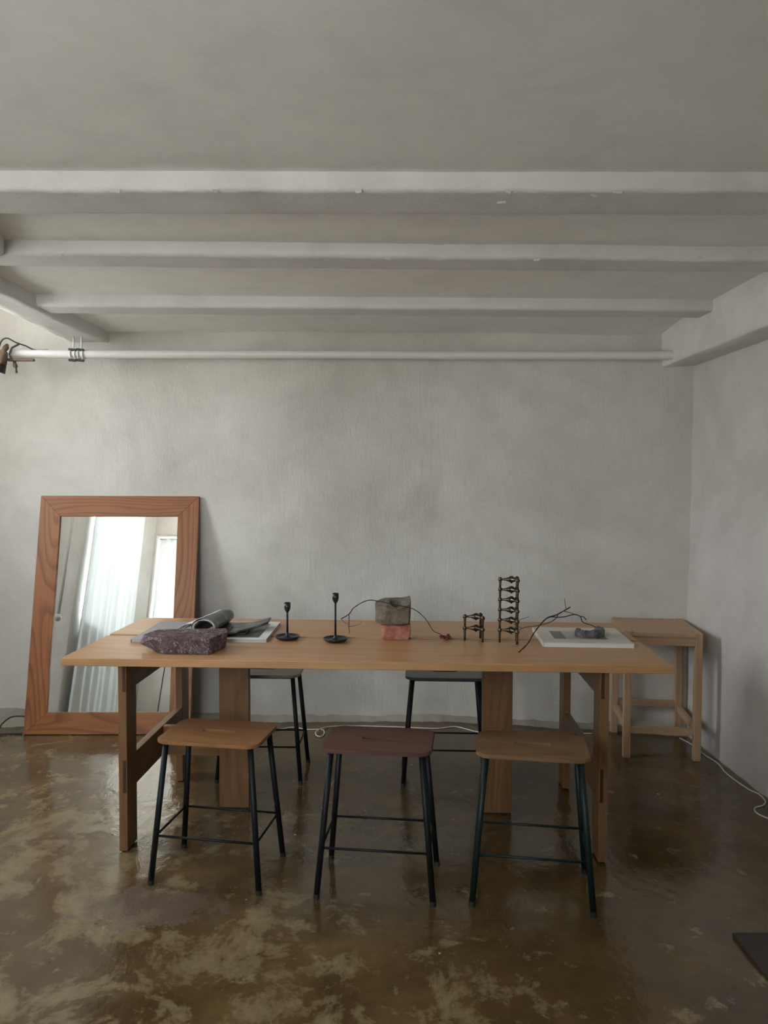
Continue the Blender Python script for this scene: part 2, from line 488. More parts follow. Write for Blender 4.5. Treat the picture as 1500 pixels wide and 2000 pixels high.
pierced('wall_front', [(XL, WIN2[0], 0, ZBAY), (WIN2[0], WIN2[1], 0, WIN2[2]), (WIN2[0], WIN2[1], WIN2[3], ZBAY), (WIN2[1], FILL_WIN[0], 0, ZBAY),
                       (FILL_WIN[0], FILL_WIN[1], 0, FILL_WIN[2]), (FILL_WIN[0], FILL_WIN[1], FILL_WIN[3], ZBAY), (FILL_WIN[1], XR+0.1, 0, ZBAY)], pf)

def window(name, W, front=False):
    y0, y1, z0, z1 = W
    t = struct(bpy.data.objects.new(name, None)); COL.objects.link(t)
    t.location = (XL-0.24, (y0+y1)/2, z0)
    if front: t.location = ((y0+y1)/2, YF-0.24, z0); t.rotation_euler = (0, 0, PI/2)
    hw = (y1-y0)/2; h = z1-z0
    def part(nm, lo, hi, along): return board(nm, lo, hi, along, M['white_paint'], t, 0.004)
    part('window_frame', (-0.03, -hw, 0), (0.03, -hw+0.05, h), 'z')
    part('window_frame', (-0.03, hw-0.05, 0), (0.03, hw, h), 'z')
    part('window_frame', (-0.03, -hw+0.05, 0), (0.03, hw-0.05, 0.05), 'y')
    part('window_frame', (-0.03, -hw+0.05, h-0.05), (0.03, hw-0.05, h), 'y')
    part('mullion', (-0.02, -0.025, 0.05), (0.02, 0.025, h-0.05), 'z')
    for s in (-1, 1):
        a, b = (-hw+0.05, -0.025) if s < 0 else (0.025, hw-0.05)
        bm = box_bm(0.006, b-a, h-0.1); p = obj('pane', bm, M['glass'], t); p.location = (0, (a+b)/2, h/2)
    board('window_sill', (0.04, -hw, -0.0), (0.24, hw, 0.015), 'y', M['white_paint'], t, 0.003)
window('window_1', WIN1)
window('window_2', WIN2, True)
window('window_3', WIN3)
window('fill_window', FILL_WIN, True)  # added opening, lights the back wall and joist faces

# ceilings: the joisted one and the raised bay along the windows
struct(obj('ceiling', grid_bm(40, 60, lambda a, b: (lambda x, y: Vector((x, y, zceil(x, y)+0.002*fbm(x, y, 0, 3))))(lerp(-1.70, XR+0.02, a), lerp(Y0, YB+0.14, b))), M['ceil'], smooth=True))
bm = box_bm(1.40, YB-Y0+0.9, 0.06); o = struct(obj('ceiling', bm, M['ceil'])); o.location = (-2.3, (Y0+YB)/2-0.1, ZBAY+0.03)
bm = box_bm(0.06, YB-Y0+0.4, ZBAY-ZC+0.0); o = struct(obj('wall_bay', bm, M['wall2'])); o.location = (-1.665, (Y0+YB)/2, (ZBAY+ZC)/2+0.02)

def hewn(name, x0, x1, yn0, yn1, depth, zb, seed, amp=0.006, nx=120, top=ZC+0.01, notch=None):
    """a roughly plastered joist: near face, rounded arris, underside and far face"""
    prof = []
    h = top-zb
    prof += [(0, h)] + [(0.0, h*(1-k/5)) for k in range(1, 5)] + [(0.003, 0.006), (0.010, 0.0)]
    prof += [(lerp(0.02, depth-0.02, k/6), 0.0) for k in range(7)] + [(depth-0.004, 0.004), (depth+0.012, h*0.35), (depth+0.03, h)]
    n = len(prof)
    def fn(a, b):
        k = round(b*(n-1)); py, pz = prof[k]
        x = lerp(x0, x1, a); yy = lerp(yn0, yn1, a)
        edge = 1.0 if 0 < k < n-1 else 0.0
        q = 1.0 if pz < 0.012 and py < 0.03 else 0.4
        dz = amp*q*edge*(0.45*fbm(x, py*3, seed, 3.0)+0.5*fbm(x, py*6, seed+3, 18))
        dy = 0.5*amp*edge*fbm(x, pz*4, seed+5, 5)
        if notch and py < 0.015 and 0 < k:
            d = abs(x-notch)
            if d < 0.05 and pz < 0.05: dy += 0.018*(1-d/0.05)*(1 if x < notch else 0.3)
        return Vector((x, yy+py+dy, zb+pz+dz))
    return obj(name, grid_bm(nx, n-1, fn), M['beam'], smooth=True)
struct(hewn('trim_1', -1.62, XR-0.02, 2.215, 2.115, 0.20, 2.194, 1.0, 0.008))
struct(hewn('trim_2', -1.62, XR-0.02, 2.815, 2.79, 0.165, 2.196, 2.0, notch=0.275))
struct(hewn('trim_3', -1.62, XR-0.10, 3.615, 3.585, 0.165, 2.193, 3.0, 0.004))

# flakes of lifted paint along the near arrises of the joists
random.seed(4)
FL = {'trim_1': [(-0.02, 2.168, 2.193), (0.395, 2.155, 2.193), (0.39, 2.235, 2.193), (-0.42, 2.180, 2.193), (0.70, 2.15, 2.193), (0.64, 2.175, 2.193), (-0.70, 2.19, 2.194)],
      'trim_2': [(0.62, 2.805, 2.195), (-1.10, 2.81, 2.196), (1.22, 2.795, 2.205), (0.08, 2.812, 2.195)]}
for nm, spots in FL.items():
    for p in spots:
        o = obj('paint_flake', box_bm(0.016+0.012*random.random(), 0.010, 0.0012, 0.0004), M['white_paint'], bpy.data.objects[nm])
        o.location = p; o.rotation_euler = (random.uniform(-0.8, -0.3), random.uniform(-0.3, 0.3), random.uniform(-0.6, 0.6))
# long beam on the left, between the joisted ceiling and the raised bay
def beam_left():
    edge = [(Y0, -1.17), (2.36, -1.18), (2.80, -1.285), (2.96, -1.46), (3.30, -1.535), (3.64, -1.515), (3.95, -1.505), (4.2, -1.49), (4.44, -1.475), (4.6, -1.475)]
    def right(y):
        for (a, xa), (b, xb) in zip(edge, edge[1:]):
            if y <= b: return lerp(xa, xb, (y-a)/(b-a))
        return edge[-1][1]
    prof = [('l', 0.60), ('l', 0.3), ('l', 0.02), ('u', 0.02), ('u', 0.25), ('u', 0.5), ('u', 0.75), ('u', 0.97), ('r', 0.006), ('r', 0.02), ('r', 0.04), ('r', 0.075)]
    n = len(prof)
    def fn(a, b):
        y = lerp(Y0, YB+0.10, a); k = round(b*(n-1)); s, t = prof[k]
        xl = -1.70+0.006*fbm(y, 0, 3, 3); xr = right(y)+0.008*fbm(y, 1, 8, 6)
        zb = 2.188+0.006*fbm(y, k*0.3, 5, 5)
        if s == 'l': return Vector((xl, y, zb+t*0.3))
        if s == 'u': return Vector((lerp(xl, xr, t), y, zb+0.003*fbm(y, t*2, 6, 14)))
        return Vector((xr, y, zb+t))
    return obj('trim_4', grid_bm(260, n-1, fn), M['beam'], smooth=True)
struct(beam_left())
# boxed beam over the right wall
def beam_right():
    def fn(a, b):
        y = lerp(Y0, 4.30, a); k = round(b*6)
        xf = 1.622; zb = 2.024
        w1 = 0.004*fbm(y, k*.4, 2, 3)
        pr = [(xf, 2.27), (xf, 2.16), (xf, 2.05), (xf+0.002, zb+0.006), (xf+0.010, zb), (xf+0.08, zb), (XR+0.03, zb)]
        x, z = pr[k]
        return Vector((x+w1, y, z+(w1 if z < 2.2 else 0)))
    return obj('trim_5', grid_bm(120, 6, fn), M['beam'], smooth=True)
struct(beam_right())

# crumbled cement fillet where walls meet the floor
def fillet_back(a, b):
    x = lerp(XL, XR, a)
    big = 0.045+0.05*sstep(-0.5, -1.1, x)+0.085*sstep(-1.75, -2.05, x)+0.03*fbm(x, 0, 3, 5)+0.012*fbm(x, 0, 5, 22)
    hh = 0.040+0.03*sstep(-1.8, -2.05, x)+0.014*fbm(x, 0, 1, 7)
    yb = yback(x)+0.01
    t = b
    return Vector((x, yb-big*(1-t)**0.8-0.004*fbm(x, t, 0, 30)*(1-t), -0.003+hh*t**1.4))
struct(obj('baseboard_back', grid_bm(260, 5, fillet_back), M['cement'], smooth=True))
def fillet_right(a, b):
    y = lerp(0.5, YB-0.2, a)
    big = 0.012+0.008*fbm(y, 0, 3, 6)+0.006*fbm(y, 0, 5, 26)
    hh = 0.016+0.012*fbm(y, 0, 1, 9)
    return Vector((XR+0.006-max(0.002, big)*(1-b), y, -0.003+hh*b))
struct(obj('baseboard_right', grid_bm(160, 3, fillet_right), M['cement'], smooth=True))

# ------------------------------------------------------------------ curtains (seen in the mirror)
def curtain(name, label, loc, rz, W, H, folds, amp, seed):
    t = thing(name, label, 'curtain', loc, rz)
    hw = W/2
    def fn(a, b):
        y = lerp(-hw, hw, a); ph = a*folds*2*PI
        am = amp*(0.55+0.45*(1-b))
        dx = am*(math.sin(ph+0.8*math.sin(ph*0.37+seed))+0.4*math.sin(ph*2.3+seed))+0.010*fbm(y, b*0.6, seed, 3)
        return Vector((dx, y+0.006*fbm(y, b, seed+2, 4), H*b))
    obj('drape', grid_bm(int(folds*14), 24, fn), M['sheer'], t, smooth=True)
    obj('curtain_rail', tube_bm([(0, -hw-0.01, H+0.004), (0, hw+0.01, H+0.004)], 0.009, 10), M['white_paint'], t, smooth=True)
    return t
curtain('sheer_curtain', 'long sheer white curtain falling to the floor before the wide window, seen in the mirror', (XL+0.05, 1.06, 0.04), 0, 1.46, 2.76, 6, 0.022, 1.3)
curtain('sheer_curtain', 'short sheer white curtain inside the narrow window recess at the mirror\'s right', (-2.29, YF-0.10, 1.37), PI/2, 0.58, 1.37, 4, 0.020, 4.1)
t = thing('curtain_wand', 'white rod hanging with a ball at its end, reflected at left in the mirror', 'rod', (XL+0.17, 2.57, 2.80))
obj('rod', tube_bm([(0, 0, 0.5), (0, 0, -1.74)], 0.011, 12), M['white_paint'], t, smooth=True)
bm = lathe_bm([(0, -0.030), (0.014, -0.026), (0.024, -0.014), (0.028, 0), (0.024, 0.014), (0.014, 0.026), (0, 0.03)], 20)
o = obj('ball', bm, M['white_paint'], t, smooth=True); o.location = (0, 0, -1.76)
bm = box_bm(0.20, 0.03, 0.03, 0.004)
o = obj('bracket', bm, M['white_paint'], t); o.location = (-0.08, 0, 0.5)
o = obj('riser_pipe', tube_bm([(XL+0.14, 2.90, 0.0), (XL+0.14, 2.90, ZBAY)], 0.014, 14), M['white_paint'], smooth=True)
tag(o, 'thin white vertical pipe on the left wall, at the mirror\'s left edge', 'pipe')
o = obj('wall_cable', tube_bm(smooth_path([(-2.34, YF+0.006, 1.20), (-2.352, YF+0.007, 1.05), (-2.368, YF+0.006, 0.80), (-2.378, YF+0.007, 0.60), (-2.385, YF+0.008, 0.30), (-2.39, YF+0.008, 0.004)], 5), 0.005, 8), M['black_rubber'], smooth=True)
tag(o, 'thin black cable hanging down the pale wall in the mirror, beside the table leg', 'cable')

# ------------------------------------------------------------------ leaning mirror
MB = Vector((-1.888, 4.192, 0.004)); MT = Vector((-1.835, 4.398, 1.300))
lean = 0.2027
t = thing('floor_mirror', 'large wood-framed mirror leaning on the back wall at left', 'mirror', (-1.411, 4.192, 0.004))
ux = Vector((0.912, -0.004, 0)).normalized()
up = Vector((0.026, math.sin(lean), math.cos(lean))); up = (up-ux*up.dot(ux)).normalized()
nrm = ux.cross(up)           # faces the room (-Y)
mm = Matrix((ux, up, nrm)).transposed().to_4x4(); mm.translation = t.location
t.matrix_world = mm
MW, MH, FW, FT = 0.905, 1.328, 0.118, 0.030
def mitred(name, L, cx, cy, ang):
    """a frame board with mitred ends, long edge on the outside; local X along the grain"""
    bm = bmesh.new()
    q = [(-L/2, -FW/2), (L/2, -FW/2), (L/2-FW, FW/2), (-L/2+FW, FW/2)]
    lo = [bm.verts.new((x, y, -FT)) for x, y in q]; hi = [bm.verts.new((x, y, 0)) for x, y in q]
    bm.faces.new(hi); bm.faces.new(lo[::-1])
    for k in range(4): bm.faces.new((lo[k], lo[(k+1) % 4], hi[(k+1) % 4], hi[k]))
    bmesh.ops.bevel(bm, geom=bm.edges[:], offset=0.0015, segments=1, affect='EDGES')
    o = obj(name, bm, M['fir'], t); o.location = (cx, cy, 0); o.rotation_euler = (0, 0, ang)
mitred('frame_board', MW, 0, FW/2, 0)
mitred('frame_board', MW, 0, MH-FW/2, PI)
mitred('frame_board', MH, -MW/2+FW/2, MH/2, -PI/2)
mitred('frame_board', MH, MW/2-FW/2, MH/2, PI/2)
bm = box_bm(MW-2*FW+0.01, MH-2*FW+0.01, 0.004)
o = obj('mirror_glass', bm, M['mirror'], t); o.location = (0, MH/2, -0.013)
bm = box_bm(MW-0.04, MH-0.04, 0.004)
o = obj('backing_board', bm, M['mat_brown'], t); o.location = (0, MH/2, -0.0325)

# ------------------------------------------------------------------ heating pipe
t = thing('heating_pipe', 'long white pipe running along the top of the back wall', 'pipe', (0, 4.31, 2.09))
pts = [(XL+0.01, 0.02, -0.004), (-1.2, 0.02, 0.006), (-0.2, 0.02, 0.012), (0.4, 0.0, 0.010), (0.9, -0.07, 0.001), (1.3, -0.16, -0.012), (1.70, -0.275, -0.026)]
obj('pipe_run', tube_bm(smooth_path(pts, 8), 0.0235, 20), M['white_paint'], t, smooth=True)
def clamp_at(x, y0, zt, zb):
    h = obj('hanger_rod', tube_bm([(x, y0, zt), (x, y0, zb)], 0.005, 8), M['white_paint'], t, smooth=True)
    bm = bmesh.new()
    tube_bm([(x-0.012+0.0, y0+math.cos(a)*0.0275, 0.0+math.sin(a)*0.0275) for a in [k*2*PI/16 for k in range(17)]], 0.004, 6, bm)
    tube_bm([(x+0.012, y0+math.cos(a)*0.0275, 0.0+math.sin(a)*0.0275) for a in [k*2*PI/16 for k in range(17)]], 0.004, 6, bm)
    c = obj('pipe_clamp', bm, M['white_paint'], t, smooth=True)
    for dz in (-0.032, 0.026):
        b = obj('bolt', tube_bm([(x-0.02, y0-0.02, dz), (x+0.02, y0-0.02, dz-0.004)], [0.007, 0.007], 6), M['black_rubber'], c)
clamp_at(-1.618, 0.02, 0.105, 0.02)
clamp_at(-1.575, 0.02, 0.100, 0.02)

# clamp lamp at the left end of the pipe
t = thing('clamp_lamp', 'brass and black clamp spotlight gripping the left end of the white pipe', 'lamp', (-1.968, 4.28, 2.09))
lb = [(0.0, 0.0), (0.020, 0.0), (0.026, 0.02), (0.034, 0.07), (0.030, 0.075), (0.0, 0.075)]
o = obj('lamp_body', lathe_bm(lb, 20), M['brass'], t, smooth=False); o.rotation_euler = (0, math.radians(180+18), 0); o.location = (0.005, -0.03, 0.005)
hd = [(0.0, 0.0), (0.034, 0.0), (0.040, 0.045), (0.036, 0.045), (0.030, 0.01), (0.0, 0.008)]
o = obj('lamp_head', lathe_bm(hd, 22), M['black_iron'], t); o.rotation_euler = (0, math.radians(180+18), 0); o.location = (-0.018, -0.03, -0.065)
o = obj('swivel_joint', tube_bm([(0.0, -0.03, 0.0), (0.0, 0.005, 0.028), (0.0, 0.02, 0.045)], [0.013, 0.016, 0.010], 12), M['brass'], t, smooth=True)
board('clamp_bar', (0.01, -0.012, -0.046), (0.155, 0.012, -0.032), 'x', M['brown_metal'], t, 0.003)
o = obj('clamp_screw', tube_bm([(0.045, 0, -0.045), (0.052, 0, -0.075), (0.055, 0, -0.085), (0.057, 0, -0.110)], [0.007, 0.012, 0.004, 0.006], 10), M['brown_metal'], t, smooth=True)
o = obj('jaw', tube_bm([(0.035, 0, -0.04), (0.02, 0.0, -0.01), (0.025, 0.02, 0.03), (0.05, 0.05, 0.055)], [0.006]*4, 8), M['brown_metal'], t, smooth=True)
obj('cable', tube_bm(smooth_path([(-0.05, 0.03, 0.03), (-0.03, 0.02, 0.068), (0.0, 0.02, 0.082), (0.045, 0.03, 0.060), (0.09, 0.045, 0.045), (0.13, 0.06, 0.027), (0.20, 0.075, 0.029)], 5), 0.004, 8), M['black_rubber'], t, smooth=True)

# ------------------------------------------------------------------ dining table
t = thing('dining_table', 'long oiled oak dining table with a split top on slab legs', 'table', (0.0175, 3.162, 0), math.radians(-3.8))
TZ0, TZ1 = 0.711, 0.740
board('tabletop_board', (-1.103, -0.423, TZ0), (1.108, -0.003, TZ1), 'x', M['oak'], t, 0.0025)
board('tabletop_board', (-1.103, 0.025, TZ0), (1.108, 0.424, TZ1), 'x', M['oak'], t, 0.0025)
board('gap_shade_strip', (-1.095, -0.003, TZ0+0.002), (1.100, 0.025, TZ1-0.006), 'x', M['walnut_tenon_gap_shade'], t, 0.0005)  # dark strip standing in for the shade inside the tabletop gap
def end_frame(xo, xi):
    """xo outer face, xi inner face: two upright boards joined by two rails"""
    s = 1 if xo > xi else -1
    x0, x1 = min(xo, xi), max(xo, xi)
    for (ya, yb) in ((-0.379, -0.279), (0.300, 0.400)):
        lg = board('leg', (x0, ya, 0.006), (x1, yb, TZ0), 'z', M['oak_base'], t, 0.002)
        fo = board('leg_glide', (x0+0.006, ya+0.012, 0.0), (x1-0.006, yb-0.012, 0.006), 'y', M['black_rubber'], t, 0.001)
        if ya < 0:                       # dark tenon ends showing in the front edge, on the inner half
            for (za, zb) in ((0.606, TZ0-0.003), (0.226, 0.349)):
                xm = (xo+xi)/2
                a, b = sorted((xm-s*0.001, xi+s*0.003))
                board('tenon', (a, ya-0.0012, za), (b, ya+0.010, zb), 'z', M['walnut_tenon_gap_shade'], t, 0.0005)
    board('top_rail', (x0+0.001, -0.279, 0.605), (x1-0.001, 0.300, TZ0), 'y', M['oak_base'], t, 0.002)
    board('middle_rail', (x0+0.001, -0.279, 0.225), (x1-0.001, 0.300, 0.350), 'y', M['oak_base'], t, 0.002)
end_frame(-0.909, -0.877)
end_frame(0.892, 0.860)
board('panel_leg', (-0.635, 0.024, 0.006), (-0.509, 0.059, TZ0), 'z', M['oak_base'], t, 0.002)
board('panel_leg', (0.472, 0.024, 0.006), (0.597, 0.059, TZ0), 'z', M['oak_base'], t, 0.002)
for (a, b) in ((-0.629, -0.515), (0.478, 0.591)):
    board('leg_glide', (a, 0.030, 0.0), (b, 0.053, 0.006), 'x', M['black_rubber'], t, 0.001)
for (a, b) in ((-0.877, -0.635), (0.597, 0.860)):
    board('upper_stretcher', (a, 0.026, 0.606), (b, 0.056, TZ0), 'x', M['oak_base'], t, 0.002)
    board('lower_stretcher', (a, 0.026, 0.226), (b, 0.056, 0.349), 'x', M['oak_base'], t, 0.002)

# ------------------------------------------------------------------ stools
def seat_bm(W=0.372, D=0.262, rad=0.048, th=0.013, sl=0.118, sw=0.024):
    bm = bmesh.new()
    def loop(pts):
        vs = [bm.verts.new((x, y, 0)) for x, y in pts]
        return [bm.edges.new((vs[i], vs[(i+1) % len(vs)])) for i in range(len(vs))], vs
    out = []
    for (sx, sy, a0) in ((1, 1, 0), (-1, 1, 90), (-1, -1, 180), (1, -1, 270)):
        for k in range(9):
            a = math.radians(a0+k*90/8)
            out.append((sx*(W/2-rad)+rad*math.cos(a), sy*(D/2-rad)+rad*math.sin(a)))
    e1, v1 = loop(out)
    sl2 = []
    for (s, a0) in ((1, -90), (-1, 90)):
        for k in range(9):
            a = math.radians(a0+k*180/8)
            sl2.append((s*(sl/2-sw/2)+sw/2*math.cos(a), 0.004+sw/2*math.sin(a)))
    e2, v2 = loop(sl2)
    bmesh.ops.triangle_fill(bm, use_beauty=True, edges=e1+e2)
    ex = bmesh.ops.extrude_face_region(bm, geom=bm.faces[:])
    bmesh.ops.translate(bm, vec=(0, 0, th), verts=[g for g in ex['geom'] if isinstance(g, bmesh.types.BMVert)])
    bmesh.ops.recalc_face_normals(bm, faces=bm.faces)
    sharp = [e for e in bm.edges if len(e.link_faces) == 2 and e.calc_face_angle() > 1.2]
    bmesh.ops.bevel(bm, geom=sharp, offset=0.0028, segments=2, affect='EDGES')
    return bm
SEAT = {}
def stool(label, loc, rz, seat_mat, leg_mat):
    t = thing('low_stool', label, 'stool', loc, rz, 'low stools around the dining table')
    ZS = 0.487
    s = obj('seat', seat_bm(), seat_mat, t); s.location = (0, 0, ZS)
    top = {}; foot = {}
    for i, (sx, sy) in enumerate(((-1, -1), (1, -1), (1, 1), (-1, 1))):
        T = Vector((sx*0.152, sy*0.098, ZS)); F = Vector((sx*0.194, sy*0.137, 0.004))
        top[i], foot[i] = T, F
        lg = obj('leg', tube_bm([F, T], 0.0102, 16), leg_mat, t, smooth=False)
        for p in lg.data.polygons: p.use_smooth = len(p.vertices) == 4
        d = (T-F).normalized()
        g = obj('foot_cap', tube_bm([F+Vector((0, 0, -0.004)), F+d*0.012], 0.0108, 14), M['black_rubber'], lg)
    def at(i, z): return foot[i].lerp(top[i], (z-0.004)/(ZS-0.004))
    for i in range(4):
        a, b = at(i, 0.166), at((i+1) % 4, 0.166)
        obj('crossbar', tube_bm([a, b], 0.0042, 10), leg_mat, t, smooth=True)
    # thin steel frame the seat is screwed to
    fr = bmesh.new()
    for i in range(4):
        tube_bm([at(i, ZS-0.006), at((i+1) % 4, ZS-0.006)], 0.0045, 8, fr)
    obj('seat_frame', fr, leg_mat, t, smooth=True)
    return t
stool('low stool with an amber oak seat, front left of the table', (-0.518, 2.710, 0), math.radians(-10.9), M['seat_amber'], M['black_steel'])
stool('low stool with a dark reddish walnut seat, front middle of the table', (0.052, 2.622, 0), math.radians(-7.9), M['seat_walnut'], M['black_steel'])
stool('low stool with a tan oak seat and bottle-green legs, front right of the table', (0.568, 2.560, 0), math.radians(-10.2), M['seat_tan'], M['green_steel'])
stool('low stool with a grey-brown seat behind the table, left of the other rear stool', (-0.480, 3.637, 0), math.radians(-3.0), M['seat_grey'], M['black_steel'])
stool('low stool with a slate-black seat behind the middle of the table', (0.378, 3.575, 0), math.radians(-3.7), M['seat_slate'], M['black_steel'])

# ------------------------------------------------------------------ pale bench stool in the right corner
t = thing('tall_bench', 'pale beech high bench in the right back corner', 'bench', (1.527, 3.985, 0), math.radians(-9.4))
BW, BD, BH, LG = 0.188, 0.215, 0.640, 0.036
def leg4(x, y, zt): return board('leg', (x-LG/2, y-LG/2, 0), (x+LG/2, y+LG/2, zt), 'z', M['birch'], t, 0.003)
for sx in (-1, 1):
    leg4(sx*(BW-LG/2), -BD+LG/2, BH+0.004); leg4(sx*(BW-LG/2), BD-LG/2, BH+0.004)
    board('side_rail', (sx*(BW-LG/2)-0.011, -BD+LG, 0.135), (sx*(BW-LG/2)+0.011, BD-LG, 0.172), 'y', M['birch'], t, 0.002)
    board('side_apron', (sx*(BW-LG/2)-0.012, -BD+LG, 0.585), (sx*(BW-LG/2)+0.012, BD-LG, 0.622), 'y', M['birch'], t, 0.002)
for sy in (-1, 1):
    z0 = 0.125 if sy < 0 else 0.155
    board('cross_rail', (-BW+LG, sy*(BD-LG/2)-0.011, z0), (BW-LG, sy*(BD-LG/2)+0.011, z0+0.036), 'x', M['birch'], t, 0.002)
    board('apron', (-BW+LG, sy*(BD-LG/2)-0.013, 0.577), (BW-LG, sy*(BD-LG/2)+0.013, 0.622), 'x', M['birch'], t, 0.002)
def btop():
    # slab with a rounded front edge, notched around the four posts
    bm = bmesh.new()
    h = 0.018; e = 0.0005
    out = [(-BW+LG+e, -BD-0.004), (BW-LG-e, -BD-0.004), (BW-LG-e, -BD+LG+e), (BW+0.006, -BD+LG+e), (BW+0.006, BD-LG-e), (BW-LG-e, BD-LG-e), (BW-LG-e, BD+0.004),
           (-BW+LG+e, BD+0.004), (-BW+LG+e, BD-LG-e), (-BW-0.006, BD-LG-e), (-BW-0.006, -BD+LG+e), (-BW+LG+e, -BD+LG+e)]
    vs = [bm.verts.new((x, y, 0)) for x, y in out]
    fc = bm.faces.new(vs)
    ex = bmesh.ops.extrude_face_region(bm, geom=[fc])
    bmesh.ops.translate(bm, vec=(0, 0, h), verts=[g for g in ex['geom'] if isinstance(g, bmesh.types.BMVert)])
    bmesh.ops.recalc_face_normals(bm, faces=bm.faces)
    ed = [q for q in bm.edges if all(v.co.z > h-1e-4 for v in q.verts)]
    bmesh.ops.bevel(bm, geom=ed, offset=0.004, segments=2, affect='EDGES')
    return bm
o = obj('bench_top', btop(), M['birch'], t); o.location = (0, 0, 0.6225)

# ------------------------------------------------------------------ things on the table
TT = 0.7402
# two books side by side under the curled magazine
def book(name, label, loc, rz, W, D, H, cover, edge):
    t = thing(name, label, 'book', loc, rz)
    c = 0.0016
    for z0 in (0.0, H-c):
        board('cover', (-W/2, -D/2, z0), (W/2, D/2, z0+c), 'x', cover, t, 0.0004)
    board('page_block', (-W/2+0.002, -D/2+0.002, c), (W/2-0.001, D/2-0.002, H-c), 'x', edge, t, 0.0)
    board('spine', (-W/2-0.0015, -D/2, 0), (-W/2, D/2, H), 'y', cover, t, 0.0003)
    return t
HB = 0.013
book('book', 'thin grey book lying at the left end of the table, under the curled magazine', (-0.795, 3.275, TT), math.radians(-2.5), 0.268, 0.395, HB, M['grey_cover'], M['page_edge'])
wb_ = book('book', 'thin white-bordered photo book under the curled magazine, beside the short candlestick', (-0.520, 3.283, TT), math.radians(-2.0), 0.262, 0.390, HB, M['white_paper'], M['page_edge'])
board('cover_photo', (-0.112, -0.165, HB), (0.095, 0.140, HB+0.0004), 'x', M['photo_page'], wb_, 0.0)

# curled open magazine
t = thing('open_magazine', 'open black-and-white magazine with its left half curled into a roll, on two books', 'magazine', (-0.62, 3.26, TT+HB))
def sheet(name, fn, nu, nv, th, mat):
    """a curved page bundle: fn(u,v) gives the middle surface, thickened by th"""
    bm = grid_bm(nu, nv, fn)
    bm.normal_update()
    bmesh.ops.solidify(bm, geom=bm.faces[:], thickness=th)
    return obj(name, bm, mat, t, smooth=True)
def roll(r0, r1, a0, a1, sq=1.0, dx=0.0, dz=0.0, y0=-0.16, y1=0.155):
    def fn(a, b):
        y = lerp(y0, y1, b); rr = lerp(r0, r1, b)
        an = math.radians(lerp(a0, a1, a))
        cx = lerp(-0.032, 0.005, b)+dx*(1-b)
        return Vector((cx+rr*math.cos(an)*lerp(1.25*sq, 1.0, b), y, 0.012+dz+rr*0.92+rr*0.92*math.sin(an)))
    return fn
sheet('curled_cover', roll(0.037, 0.030, -75, 190), 36, 10, 0.0022, M['photo_page'])
sheet('curled_page', roll(0.0335, 0.0275, -70, 215, y0=-0.163), 36, 10, 0.0018, M['white_paper'])
sheet('curled_page', roll(0.0300, 0.0250, -60, 235, y0=-0.150), 36, 10, 0.0012, M['photo_page'])
# loose leaves fanning off the roll to the left
def fan(k):
    def fn(a, b):
        y = lerp(-0.150+0.012*k, 0.150, b)
        x0 = lerp(-0.062, -0.012, b); x1 = lerp(-0.158+0.024*k, -0.040, b)
        z0 = lerp(0.058, 0.062, b)-0.004*k; z1 = lerp(0.024+0.004*k, 0.040, b)
        tt = a
        return Vector((lerp(x0, x1, tt), y, lerp(z0, z1, tt)+0.012*math.sin(tt*PI)))
    return fn
sheet('fanned_leaf', fan(0), 12, 8, 0.0014, M['white_paper'])
sheet('fanned_leaf', fan(1.5), 12, 8, 0.0014, M['page_edge'])
# flat leaves in the middle and the lifted right half
def flat(a, b):
    x = lerp(-0.02, 0.125, a); y = lerp(-0.115, 0.150, b)+0.03*a
    return Vector((x, y, 0.0055+0.012*(1-a)**3))
sheet('flat_page', flat, 14, 6, 0.006, M['photo_page'])
def wing(a, b):
    x = lerp(0.055, 0.205, a); y0 = lerp(-0.125, 0.015, a); y1 = lerp(0.02, 0.12, a)
    return Vector((x, lerp(y0, y1, b), 0.0120+0.022*a**1.7+0.004*b))
sheet('lifted_page', wing, 16, 6, 0.008, M['photo_page'])

# purple stone slab in front
pts = [(-.755, 2.872, .7405), (-.58, 2.860, .7405), (-.54, 2.985, .7405), (-.565, 3.02, .7405), (-.78, 3.015, .7405),
       (-.868, 2.965, .760), (-.872, 3.0, .768), (-.845, 2.925, .775), (-.79, 2.885, .752),
       (-.800, 2.882, .797), (-.583, 2.866, .797), (-.532, 2.975, .803), (-.548, 3.04, .806), (-.82, 3.05, .800), (-.855, 2.98, .795)]
cx = Vector((-.69, 2.94, .7405))
o = obj('stone_slab', rock_bm([Vector(p)-cx for p in pts], 5, 0.0016, 60, 1), M['porphyry']); o.location = cx
tag(o, 'rough purple stone slab with white veins, lying at the left front of the table', 'stone')

# candlesticks
def candlestick(label, loc, H):
    t = thing('candlestick', label, 'candlestick', loc, 0, 'black candlesticks on the table')
    base = [(0, 0), (0.036, 0), (0.046, 0.006), (0.0515, 0.0145), (0.0505, 0.0160), (0.0485, 0.0152), (0.042, 0.0085), (0.026, 0.0085), (0.012, 0.013), (0.0065, 0.020), (0.0048, 0.030), (0, 0.030)]
    obj('base', lathe_bm(base, 40), M['black_iron'], t, smooth=True)
    stem = [(0, 0.028), (0.0046, 0.028), (0.0040, H*0.5), (0.0038, H-0.045), (0.0050, H-0.038), (0, H-0.036)]
    obj('stem', lathe_bm(stem, 16), M['black_iron'], t, smooth=True)
    cup = [(0, H-0.040), (0.0055, H-0.040), (0.0110, H-0.030), (0.0132, H-0.020), (0.0135, H), (0.0115, H), (0.0110, H-0.022), (0, H-0.024)]
    obj('cup', lathe_bm(cup, 24), M['black_iron'], t, smooth=True)
candlestick('shorter of the two black iron candlesticks, next to the photo book', (-0.318, 3.143, TT), 0.152)
